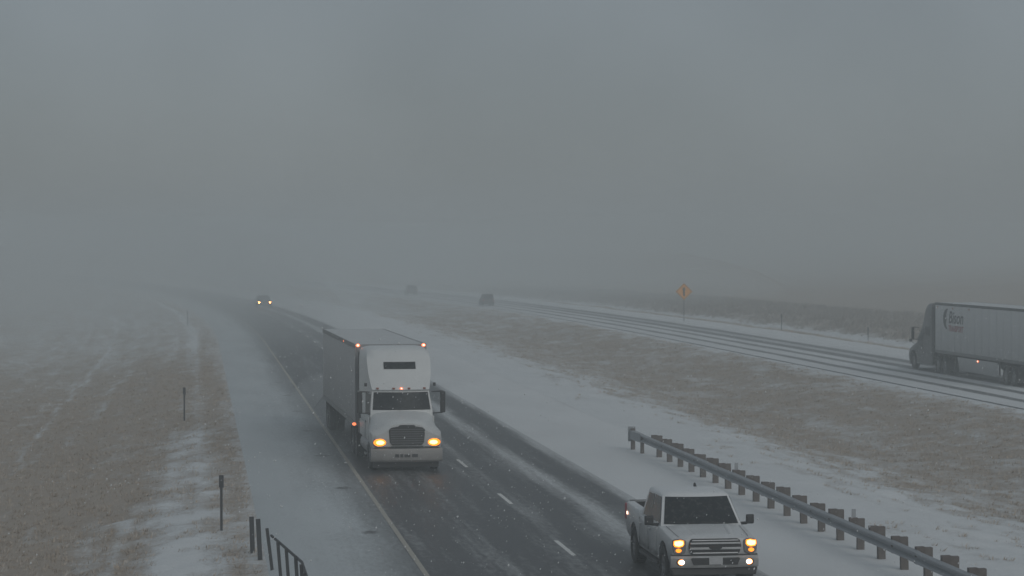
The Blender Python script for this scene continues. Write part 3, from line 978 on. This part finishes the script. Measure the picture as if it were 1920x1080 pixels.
def semi(label, loc, rz, aero=False):
    t = thing('semi_truck', label, 'semi truck', loc, rz)
    P = M['greycab'] if aero else M['cabpaint']
    # hood with fenders
    def hs(y, pts):
        return ring_half(pts, y)
    if not aero:
        H = [hs(-.10, [(0, .86), (.80, .86), (1.02, .86), (1.08, 1.0), (1.04, 1.22), (.86, 1.30), (.66, 1.40), (.52, 1.56), (.28, 1.62), (0, 1.64)]),
             hs(-.20, [(0, .80), (.90, .80), (1.15, .80), (1.20, 1.0), (1.17, 1.26), (1.00, 1.36), (.74, 1.46), (.56, 1.62), (.30, 1.68), (0, 1.70)]),
             hs(-.55, [(0, .76), (.95, .76), (1.19, .76), (1.225, 1.0), (1.21, 1.32), (1.05, 1.44), (.80, 1.56), (.62, 1.70), (.33, 1.76), (0, 1.78)]),
             hs(-1.15, [(0, .76), (.95, .76), (1.20, .76), (1.225, 1.0), (1.21, 1.36), (1.06, 1.52), (.90, 1.68), (.74, 1.80), (.40, 1.86), (0, 1.88)]),
             hs(-1.60, [(0, .78), (.95, .78), (1.16, .78), (1.18, 1.0), (1.16, 1.42), (1.09, 1.62), (1.0, 1.78), (.85, 1.88), (.46, 1.94), (0, 1.96)]),
             hs(-1.85, [(0, .80), (.95, .80), (1.08, .80), (1.10, 1.0), (1.10, 1.45), (1.08, 1.66), (1.02, 1.82), (.88, 1.91), (.48, 1.97), (0, 1.99)])]
    else:
        H = [hs(-.05, [(0, .45), (.70, .45), (.90, .50), (.98, .8), (.95, 1.05), (.80, 1.18), (.62, 1.28), (.48, 1.36), (.26, 1.40), (0, 1.41)]),
             hs(-.20, [(0, .40), (.90, .40), (1.12, .46), (1.18, .8), (1.14, 1.14), (.98, 1.28), (.74, 1.40), (.56, 1.50), (.30, 1.55), (0, 1.56)]),
             hs(-.60, [(0, .40), (.95, .40), (1.19, .46), (1.23, .9), (1.20, 1.26), (1.05, 1.42), (.82, 1.54), (.62, 1.64), (.33, 1.70), (0, 1.71)]),
             hs(-1.15, [(0, .42), (.95, .42), (1.20, .46), (1.235, .9), (1.21, 1.34), (1.08, 1.54), (.92, 1.70), (.74, 1.80), (.40, 1.86), (0, 1.87)]),
             hs(-1.60, [(0, .45), (.95, .45), (1.18, .48), (1.20, .9), (1.17, 1.40), (1.10, 1.62), (1.0, 1.80), (.85, 1.90), (.46, 1.96), (0, 1.97)]),
             hs(-1.85, [(0, .45), (.95, .45), (1.15, .48), (1.15, .9), (1.14, 1.45), (1.09, 1.68), (1.02, 1.84), (.88, 1.93), (.48, 1.99), (0, 2.0)])]
    hood = MB().loft(H).build('hood', P, t, 50)
    cut = MB()
    for s in (-1, 1):
        cut.tube((s * .76, -1.25, .56), (s * 1.48, -1.25, .56), .62, 24)
    cut.box(-.7, .7, -1.95, -.6, .3, 1.2)
    bool_cut(hood, cut)
    # cab and sleeper
    yr = -5.0
    if not aero:
        R_ = [(1.04, 1.06, -1.78, .85, .06), (1.08, 1.12, -1.74, 1.30, .10), (1.08, 1.18, -1.66, 1.94, .16), (1.0, 1.20, -1.98, 2.62, .20), (1.0, 1.20, -1.90, 2.68, .20), (1.03, 1.20, -2.0, 2.80, .22),
              (1.10, 1.20, -2.32, 3.25, .22), (1.12, 1.20, -2.62, 3.70, .24), (1.08, 1.17, -2.85, 3.95, .26), (.98, 1.08, -3.1, 4.05, .26), (.7, .8, -3.5, 4.10, .2)]
    else:
        R_ = [(1.10, 1.12, -1.78, .50, .06), (1.12, 1.16, -1.74, 1.30, .10), (1.12, 1.18, -1.66, 1.95, .20), (1.0, 1.20, -2.12, 2.62, .30), (1.0, 1.20, -2.20, 2.75, .32),
              (1.04, 1.20, -2.60, 3.25, .36), (1.08, 1.20, -3.0, 3.75, .40), (1.06, 1.19, -3.4, 4.05, .36), (.98, 1.12, -3.8, 4.16, .26), (.7, .9, -4.2, 4.19, .1)]
    MB().loft([cab_ring(a, b, y, yr, z, bu) for a, b, y, z, bu in R_]).build('cab', P, t, 45)
    z0, z1 = 1.94, 2.62
    hw = lambda z: np.interp(z, [R_[2][3], R_[3][3]], [R_[2][0], R_[3][0]])
    yf = lambda z: np.interp(z, [R_[2][3], R_[3][3]], [R_[2][2], R_[3][2]])
    bl = lambda z: np.interp(z, [R_[2][3], R_[3][3]], [R_[2][4], R_[3][4]])
    rows = [[(hw(z) * u, yf(z) - bl(z) * u * u + .014, z + .005) for u in np.linspace(-.94, .94, 13)] for z in np.linspace(1.99, 2.585, 6)]
    MB().grid(rows).build('windscreen', M['cabglass'], t, 60)
    wp = MB()
    for x0, x1 in ((-.75, -.1), (.05, .75)):
        wp.tube((x0, yf(2.0) - bl(2) * (x0 / 1.08) ** 2 + .03, 2.0), (x1, yf(2.1) - bl(2.1) * (x1 / 1.06) ** 2 + .03, 2.1), .014, 5)
    wp.build('wiper', M['black'], t)
    # side windows and doors
    for s in (-1, 1):
        rows = []
        for z in np.linspace(1.80, 2.52, 5):
            row = []
            for j in range(5):
                f = j / 4
                tt = .03 + .33 * f
                zf = min(max(z, 1.94), 2.62)
                y0 = yf(zf) - bl(zf)
                y = y0 + (yr - y0) * tt - .10
                tr = (y - y0) / (yr - y0)
                a = float(hw(zf)); b = np.interp(zf, [1.94, 2.62], [1.18, 1.20])
                row.append((s * (a + (b - a) * min(1, tr * 1.4) + .014), y, z))
            rows.append(row)
        MB().grid(rows).build('side_window', M['cabglass'], t, 60)
        dx = MB().box(*(sorted((s * 1.10, s * 1.155))), -3.0, -1.95, .95, 1.76).build('door', P, t, 0, .02)
        MB().box(*(sorted((s * 1.156, s * 1.175))), -2.9, -2.7, 1.5, 1.56).build('handle', M['black'], dx, 0)
        if aero:
            MB().box(*(sorted((s * 1.19, s * 1.215))), -4.55, -3.75, 2.15, 2.75).build('sleeper_window', M['cabglass'], t, 0, .02)
    # roof markers, skylight
    if not aero:
        rows = [[(.56 * u, -(2.32 + (z - 3.25) / .45 * .30) - .22 * (.56 * u / 1.1) ** 2 + .016, z) for u in np.linspace(-1, 1, 9)] for z in np.linspace(3.38, 3.62, 4)]
        MB().grid(rows).build('roof_window', M['cabglass'], t, 60)
        for i, x in enumerate((-.82, -.27, .0, .27, .82)):
            MB().box(x - .045, x + .045, -1.96 - .2 * x * x, -1.87 - .2 * x * x, 2.70, 2.755).build('roof_marker', M['mark'] if i == 2 else M['amberoff'], t, 0, .01)
        MB().box(-.02, .02, -1.868, -1.862, 2.71, 2.745).build('roof_marker_bulb', M['markcore'], t, 0)
        for s in (-1, 1):
            MB().box(*(sorted((s * 1.16, s * 1.25))), -2.4, -2.32, 2.78, 2.90).build('air_horn', M['black'], t, 0, .01)
    # mirrors
    for s in (-1, 1):
        mo = MB().box(*(sorted((s * 1.36, s * 1.54))), -1.99, -1.88, 1.88, 2.62).build('mirror', M['black'], t, 0, .03)
        a = MB()
        a.tube((s * 1.06, -2.0, 2.60), (s * 1.45, -1.93, 2.63), .022, 6)
        a.tube((s * 1.08, -1.95, 1.86), (s * 1.45, -1.93, 1.88), .022, 6)
        a.build('mirror_arm', M['black'], mo)
        if aero:
            f = MB().tube((s * 1.05, -1.0, 1.55), (s * 1.28, -.95, 1.75), .015, 6)
            f.box(*(sorted((s * 1.20, s * 1.36))), -1.0, -.9, 1.68, 1.86)
            f.build('hood_mirror', M['black'], t, 0)
    for s in (-1, 1):
        MB().box(*(sorted((s * 1.165, s * 1.20))), -5.50, -5.003, .95, 3.95 if aero else 3.85).build('gap_shade_panel', M['black'], t, 0, .01)  # black panels added to stand in for the shaded gap behind the cab
    if not aero:
        # grille, bumper, headlights
        gp = [(-.62, 1.42), (-.58, 1.0), (-.50, .90), (.50, .90), (.58, 1.0), (.62, 1.42), (.54, 1.50), (.30, 1.54), (.24, 1.59), (-.24, 1.59), (-.30, 1.54), (-.54, 1.50)]
        gr = MB().prism(gp, 'y', -.2, -.055).build('grille', M['black'], t, 0, .02)
        for i in range(7):
            z = .98 + i * .077
            MB().box(-.56, .56, -.06, -.046, z - .009, z + .009).build('grille_bar', M['rail'], gr, 0)
        MB().box(-.55, .55, -.06, -.04, .84, .875).build('bumper_slot', M['black'], t, 0)
        def bsec(x):
            a = abs(x) / 1.22
            y = .03 - .22 * max(0, a - .45) ** 2 * 2.2
            return [(x, y - .3, .34), (x, y - .04, .34), (x, y, .40), (x, y, .72), (x, y - .04, .79), (x, y - .3, .79)]
        bp = MB().loft([bsec(x) for x in np.linspace(-1.22, 1.22, 25)]).build('bumper', M['bumperw'], t, 30)
        for x0, x1 in ((-.36, -.16), (-.10, .10), (.14, .24), (.28, .42)):
            MB().box(x0, x1, .025, .036, .50, .61 if x0 != -.10 else .60).build('bumper_slot', M['black'], bp, 0)
        MB().box(-1.12, 1.12, -.55, -.34, .13, .38).build('air_dam', M['black'], t, 0, .02)
        for s in (-1, 1):
            h = MB().prism([(s * x, z) for x, z in ((.70, 1.10), (.74, .90), (.90, .84), (1.10, .86), (1.16, 1.0), (1.12, 1.12), (.90, 1.17))], 'y', -.3, -.105).build('headlight', M['amberoff'], t, 0, .02)
            MB().prism(oval(s * .93, 1.0, .215, .125, 16), 'y', -.12, -.088).build('lamp_halo', M['glow'], h, 0)  # orange fringe of lamp glow, built as a lit oval
            cx = s * (.93 - .02)
            MB().prism(oval(cx, 1.0, .135, .07, 16), 'y', -.0875, -.072).build('lamp', M['core'], h, 0)
    else:
        MB().box(-.6, .6, -.2, -.01, .75, 1.3).build('grille', M['black'], t, 0, .02)
        MB().box(-1.1, 1.1, -.35, .0, .25, .44).build('bumper', P, t, 0, .04)
        for s in (-1, 1):
            MB().prism([(s * x, z) for x, z in ((.72, 1.08), (.74, .88), (1.08, .86), (1.12, 1.02))], 'y', -.4, -.11).build('headlight', M['plate'], t, 0, .02)
    # chassis, tanks, steps
    ch = MB()
    ch.box(-.45, .45, -8.3, -.5, .62, .88)
    ch.box(-.9, .9, -1.32, -1.18, .42, .58)
    for y in (-6.3, -7.6):
        ch.box(-1.0, 1.0, y - .09, y + .09, .44, .62)
    ch.build('chassis', M['chassis'], t, 0)
    MB().box(-.6, .6, -7.8, -6.4, .96, 1.12).build('fifth_wheel', M['chassis'], t, 0, .02)
    for s in (-1, 1):
        MB().tube((s * .88, -2.0, .70), (s * .88, -4.6, .70), .32, 20).build('fuel_tank', M['skirt'] if aero else M['tank'], t, 40)
        st = MB()
        st.box(*(sorted((s * 1.0, s * 1.22))), -2.9, -2.1, .40, .46); st.box(*(sorted((s * 1.02, s * 1.2))), -2.9, -2.1, .72, .78)
        st.build('step', M['tank'], t, 0, .01)
        if aero:
            MB().box(*(sorted((s * 1.16, s * 1.20))), -5.2, -2.0, .40, 1.06).build('side_fairing', P, t, 0, .02)
        else:
            MB().box(*(sorted((s * 1.14, s * 1.185))), -5.0, -3.05, .95, 1.5).build('lower_sleeper_panel', P, t, 0, .02)
        MB().box(*(sorted((s * .62, s * 1.2))), -8.55, -8.53, .25, .95).build('mudflap', M['black'], t, 0)
        MB().tube((s * 1.0, -5.25, .8), (s * 1.0, -5.25, 3.5), .08, 10).build('exhaust_stack', M['chassis'], t, 40)
        wheel(t, s * 1.19, -1.25, .51, .29, .30, s)
        wheel(t, s * 1.22, -6.3, .51, .28, .30, s, True)
        wheel(t, s * 1.22, -7.6, .51, .28, .30, s, True)
    # trailer
    n0 = -6.0 if aero else -5.65; L = 16.15; n1 = n0 - L
    W = 1.295; zb, zt = (1.26, 4.24) if aero else (1.16, 4.10)
    side = M['boxwhite'] if aero else M['boxside']
    tr = MB().box(-W + .03, W - .03, n1, n0, zb, zt - .02).build('trailer_box', M['boxfront'], t, 0)
    MB().box(-W + .05, W - .05, n1 + .02, n0 - .02, zt - .018, zt + .012).build('trailer_roof', M['roofsnow'], tr, 0)
    np_ = 13
    pw = L / np_
    for s in (-1, 1):
        for k in range(np_):
            y1 = n0 - pw * k - .022; y0 = n0 - pw * (k + 1) + .022
            MB().box(*(sorted((s * (W - .028), s * (W - .002)))), y0, y1, zb + .16, zt - .14).build('side_panel', side, tr, 0, .006)
        MB().box(*(sorted((s * (W - .028), s * (W + .012)))), n1, n0, zt - .13, zt + .02).build('top_rail', M['darkrail'] if aero else M['rail'], tr, 0, .01)
        MB().box(*(sorted((s * (W - .028), s * (W + .010)))), n1, n0, zb - .02, zb + .15).build('bottom_rail', M['rail'], tr, 0, .01)
        MB().box(*(sorted((s * (W - .05), s * (W + .006)))), n0 + .002, n0 + .035, zb, zt).build('corner_post', M['darkrail'] if aero else M['boxfront'], tr, 0, .008)
    MB().box(-W + .06, W - .06, n0 + .002, n0 + .03, zt - .22, zt + .015).build('front_rail', M['boxfront'], tr, 0, .008)
    for s in (-1, 1):
        if not aero:
            mk = MB().prism(oval(s * (W - .10), zt - .02, .075, .06, 10), 'y', n0 + .03, n0 + .075).build('corner_marker', M['mark'], tr, 0)
            MB().prism(oval(s * (W - .10), zt - .02, .04, .034, 8), 'y', n0 + .076, n0 + .085).build('corner_marker_bulb', M['markcore'], tr, 0)
            MB().prism(oval(s * (W + .03), zb + .07, .07, .055, 10), 'y', n0 - .05, n0 + .05).build('side_marker_or_glint', M['mark'], tr, 0)
        for y in ((n0 - .4, n0 - 3.4, n0 - 6.4) if aero else (n0 - 5.0,)):
            MB().box(*(sorted((s * (W - .01), s * (W + .02)))), y - .06, y + .06, zt - (.32 if aero else .10), zt - (.20 if aero else .03)).build('side_marker_or_glint', M['amberoff'] if aero else M['mark'], tr, 0)
    un = MB()
    un.box(-.6, .6, n1 + .2, n0 - .6, .95, 1.15)
    tan = (-18.9, -20.2) if not aero else (n0 - 12.6, n0 - 13.9)
    un.box(-.55, .55, min(tan) - .9, max(tan) + .9, .70, .96)
    for y in tan:
        un.box(-1.0, 1.0, y - .09, y + .09, .44, .62)
    un.build('trailer_underframe', M['chassis'], tr, 0)
    for s in (-1, 1):
        lg = MB().box(*(sorted((s * .85, s * .98))), n0 - 2.95, n0 - 2.8, .25, 1.15)
        lg.box(*(sorted((s * .78, s * 1.05))), n0 - 3.0, n0 - 2.75, .20, .25)
        lg.build('landing_gear', M['chassis'], tr, 0)
        for y in tan:
            wheel(t, s * 1.24, y, .51, .28, .30, s, True)
        MB().box(*(sorted((s * .62, s * 1.22))), min(tan) - .75, min(tan) - .73, .25, 1.1).build('mudflap', M['black'], t, 0)
        if aero:
            sk = MB().prism([(n0 - 4.2, 1.14), (n0 - 4.6, .50), (n0 - 5.0, .38), (n0 - 11.3, .36), (n0 - 11.3, 1.14)], 'x', *(sorted((s * (W - .06), s * (W - .02)))))
            so_ = sk.build('side_skirt', M['skirt'], tr, 0)
            mk = MB().box(*(sorted((s * (W - .02), s * (W + .02)))), n0 - 8.08, n0 - 7.9, 1.02, 1.12).build('side_marker_or_glint', M['mark'], tr, 0)
            MB().box(*(sorted((s * (W + .02), s * (W + .025)))), n0 - 8.04, n0 - 7.94, 1.04, 1.10).build('side_marker_bulb', M['markcore'], tr, 0)
            MB().box(*(sorted((s * (W - .08), s * (W - .04)))), n0 - 11.7, n0 - 11.45, .45, 1.14).build('skirt_brace', M['chassis'], tr, 0)
    if aero:
        # lettering on the left side (local -x)
        rot = Matrix(((0, 0, -1, 0), (-1, 0, 0, 0), (0, 1, 0, 0), (0, 0, 0, 1)))   # text x -> -y, text y -> z, normal -> -x
        def put(name, me, material, y, z):
            me.materials.clear(); me.materials.append(material)
            o = bpy.data.objects.new(name, me); C.objects.link(o); o.parent = tr
            o.matrix_local = Matrix.Translation((-W - .003, y, z)) @ rot
        me = text_mesh('Bison', 1.0, .25)
        for v in me.vertices: v.co.x *= 1.25
        put('lettering', me, M['ink'], n0 - 2.55, 3.10)
        me = text_mesh('TRANSPORT', .48, .25)
        for v in me.vertices: v.co.x *= 1.02
        put('lettering', me, M['redink'], n0 - 2.55, 2.62)
        em = MB()
        # crescent: thick at the middle, pointed at both ends
        v = []; f = []
        for i in range(17):
            a = R(80 + i * 12)
            th = .62 * math.sin(math.pi * i / 16) + .02
            r0 = .72; r1 = r0 - th
            v += [(-W - .006, n0 - 2.35 - 1.1 * r0 * math.cos(a), 3.32 + .85 * r0 * math.sin(a)), (-W - .006, n0 - 2.35 - 1.1 * r1 * math.cos(a), 3.32 + .85 * r1 * math.sin(a))]
        f = [(2 * i, 2 * i + 1, 2 * i + 3, 2 * i + 2) for i in range(16)]
        em.add(v, f).build('emblem', M['ink'], tr, 0)
    return t

semi('white semi truck with lit headlights and grey box trailer coming down the near lanes', at(81.9, 1.76), TH0 + math.pi + 0.020)
semi('grey semi truck with white lettered trailer driving away on the far road', at(147.0, 40.15), TH0, True)

# ------------------------------------------------------------------ far cars
def far_car(label, s, off, away, material, lights, suv=False, name='car'):
    t = thing(name, label, 'car', at(s, off), theta(s) + (0 if away else math.pi))
    h = 1.75 if suv else 1.5
    def sec(y, w, b, tp):
        return ring_half([(0, b), (w * .9, b), (w, b + .12), (w, tp - .12), (w * .9, tp), (0, tp + .02)], y)
    MB().loft([sec(0, .78, .35, .72), sec(-.1, .9, .28, .80), sec(-1.0, .93, .25, .95), sec(-1.4, .93, .25, 1.0), sec(-4.4, .93, .28, 1.02), sec(-4.65, .88, .35, .98)]).build('body', material, t, 40)
    MB().loft([cab_ring(.82, .84, -1.1, -4.5 if suv else -4.2, .96, .1), cab_ring(.70, .72, -1.85, -4.3 if suv else -3.7, h - .1, .1), cab_ring(.6, .62, -2.0, -4.1 if suv else -3.5, h, .1)]).build('cabin', material, t, 40)
    MB().box(-.66, .66, -4.47 if suv else -4.05, -4.42 if suv else -4.0, 1.05, h - .22).build('rear_window', M['cabglass'], t, 0)
    MB().grid([[(-.75, -1.12, 1.0), (.75, -1.12, 1.0)], [(-.66, -1.80, h - .14), (.66, -1.80, h - .14)]]).build('windscreen', M['cabglass'], t, 0)
    MB().box(-.9, .9, -4.7, -4.55, .35, .55).build('rear_bumper', M['black'], t, 0, .02)
    MB().box(-.45, .45, -.06, .02, .45, .68).build('grille', M['black'], t, 0)
    for s in (-1, 1):
        MB().prism(oval(s * .66, .70, .13, .12, 12), 'y', -.12, .02).build('headlight', M['farlamp'] if lights else M['plate'], t, 0)
        MB().box(*(sorted((s * .7, s * .9))), -4.68, -4.55, .75, .95).build('tail_lamp', M['redlens'], t, 0)
        for y in (-.85, -3.7):
            wheel(t, s * .92, y, .34, .22, .2, s)
    return t

s_, o_ = find(-30.3, 294.0)
print('far car', s_, o_)
far_car('distant dark car with both headlights on coming out of the snow haze', s_, o_, False, M['darkcar'], True)
s_, o_ = find(-3.6, 308.0)
print('suv', s_, o_)
far_car('distant dark vehicle driving away on the far road', s_, o_, True, M['greycar'], False, True).scale = (.82, .7, .86)
s_, o_ = find(-16.0, 372.0)
print('suv2', s_, o_)
far_car('faintest vehicle, farthest up the far road, nearly lost in snow haze', s_, o_, True, M['greycar'], False, True).scale = (.85, .7, .9)

# ------------------------------------------------------------------ haze
hz = MB().box(-1500, 1100, -180, 1700, -6, 16.5)
ho = hz.build('haze', M['black'], None, 0)
ho['kind'] = 'stuff'
ho['label'] = 'pale blowing snow haze hanging over the whole road'
ho['category'] = 'haze'
hm = bpy.data.materials.new('snow_haze_air')
hm.use_nodes = True
ht = hm.node_tree
ht.nodes.clear()
out = ht.nodes.new('ShaderNodeOutputMaterial')
pv = ht.nodes.new('ShaderNodeVolumePrincipled')
pv.inputs['Color'].default_value = (0.835, 0.885, 0.895, 1)
pv.inputs['Density'].default_value = 0.0030
pv.inputs['Anisotropy'].default_value = 0.0
ht.links.new(pv.outputs[0], out.inputs['Volume'])
ho.data.materials.clear()
ho.data.materials.append(hm)

# ------------------------------------------------------------------ the bank of blowing snow on the left, and flakes in the air
bmt = bpy.data.materials.new('blowing_snow_air')
bmt.use_nodes = True
bt = bmt.node_tree
bt.nodes.clear()
bo = bt.nodes.new('ShaderNodeOutputMaterial')
bv = bt.nodes.new('ShaderNodeVolumePrincipled')
bv.inputs['Color'].default_value = (0.835, 0.885, 0.895, 1)
bv.inputs['Density'].default_value = 0.0068
bt.links.new(bv.outputs[0], bo.inputs['Volume'])
bm = bmesh.new()
for (s_, o_, rs_, ro_, rz_) in ((205, -36, 100, 31, 9), (222, -48, 85, 36, 12), (265, -14, 115, 26, 9), (330, -10, 100, 34, 11), (395, -28, 95, 48, 13), (410, -40, 90, 60, 13), (440, -5, 180, 110, 13), (520, 130, 190, 110, 15)):
    k = bmesh.ops.create_icosphere(bm, subdivisions=4, radius=1.0)
    x, y, z = at(s_, o_)
    bmesh.ops.transform(bm, verts=k['verts'], matrix=Matrix.Translation((x, y, 0)) @ Matrix.Rotation(theta(s_), 4, 'Z') @ Matrix.Diagonal((ro_, rs_, rz_, 1)))
me = bpy.data.meshes.new('blowing_snow'); bm.to_mesh(me); bm.free()
me.materials.append(bmt)
o = bpy.data.objects.new('blowing_snow', me); C.objects.link(o)
tag(o, 'low clouds of blowing snow hiding the far left bank and the distance', 'blowing snow', kind='stuff')

rsn = np.random.RandomState(11)
nf_ = 42000
c = np.stack([rsn.uniform(-45, 50, nf_), 24 + 110 * rsn.rand(nf_), rsn.uniform(0.2, 7.0, nf_)], -1)
r_ = (0.004 + 0.006 * rsn.rand(nf_))[:, None, None]
octv = np.array([(1, 0, 0), (-1, 0, 0), (0, 1, 0), (0, -1, 0), (.5, 0, 1.7), (-.5, 0, -1.7)], float)
V = (c[:, None, :] + octv[None] * r_).astype(np.float32)
octf = np.array([(0, 2, 4), (2, 1, 4), (1, 3, 4), (3, 0, 4), (2, 0, 5), (1, 2, 5), (3, 1, 5), (0, 3, 5)])
F = (octf[None] + (np.arange(nf_) * 6)[:, None, None]).reshape(-1)
me = bpy.data.meshes.new('falling_snow')
me.vertices.add(nf_ * 6); me.vertices.foreach_set('co', V.ravel())
me.loops.add(len(F)); me.loops.foreach_set('vertex_index', F.astype(np.int32))
me.polygons.add(len(F) // 3); me.polygons.foreach_set('loop_start', np.arange(0, len(F), 3, dtype=np.int32))
me.materials.append(mat('snowflake_white', (0.8, 0.82, 0.83), .9, 0, .02, 1)); me.update(); me.validate()
o = bpy.data.objects.new('falling_snow', me); C.objects.link(o)
tag(o, 'fine white snowflakes falling through the air above the road', 'snowflakes', kind='stuff')

smt = bmt.copy(); smt.name = 'road_spray_air'
smt.node_tree.nodes['Principled Volume'].inputs['Density'].default_value = 0.018
bm = bmesh.new()
for (s_, o_, rs_, ro_, rz_) in ((104, 1.3, 9, 1.7, 1.3), (100, 0.1, 7, .9, .9), (114, 1.2, 11, 2.2, 1.6), (62, 6.0, 5, 1.3, .7), (134, 40.0, 9, 1.9, 1.2), (88.5, .3, 3.0, .6, .6)):
    k = bmesh.ops.create_icosphere(bm, subdivisions=3, radius=1.0)
    x, y, z = at(s_, o_)
    bmesh.ops.transform(bm, verts=k['verts'], matrix=Matrix.Translation((x, y, .1)) @ Matrix.Rotation(theta(s_), 4, 'Z') @ Matrix.Diagonal((ro_, rs_, rz_, 1)))
me = bpy.data.meshes.new('road_spray'); bm.to_mesh(me); bm.free()
me.materials.append(smt)
o = bpy.data.objects.new('road_spray', me); C.objects.link(o)
tag(o, 'snow spray thrown up behind the moving trucks and pickup', 'spray', kind='stuff')
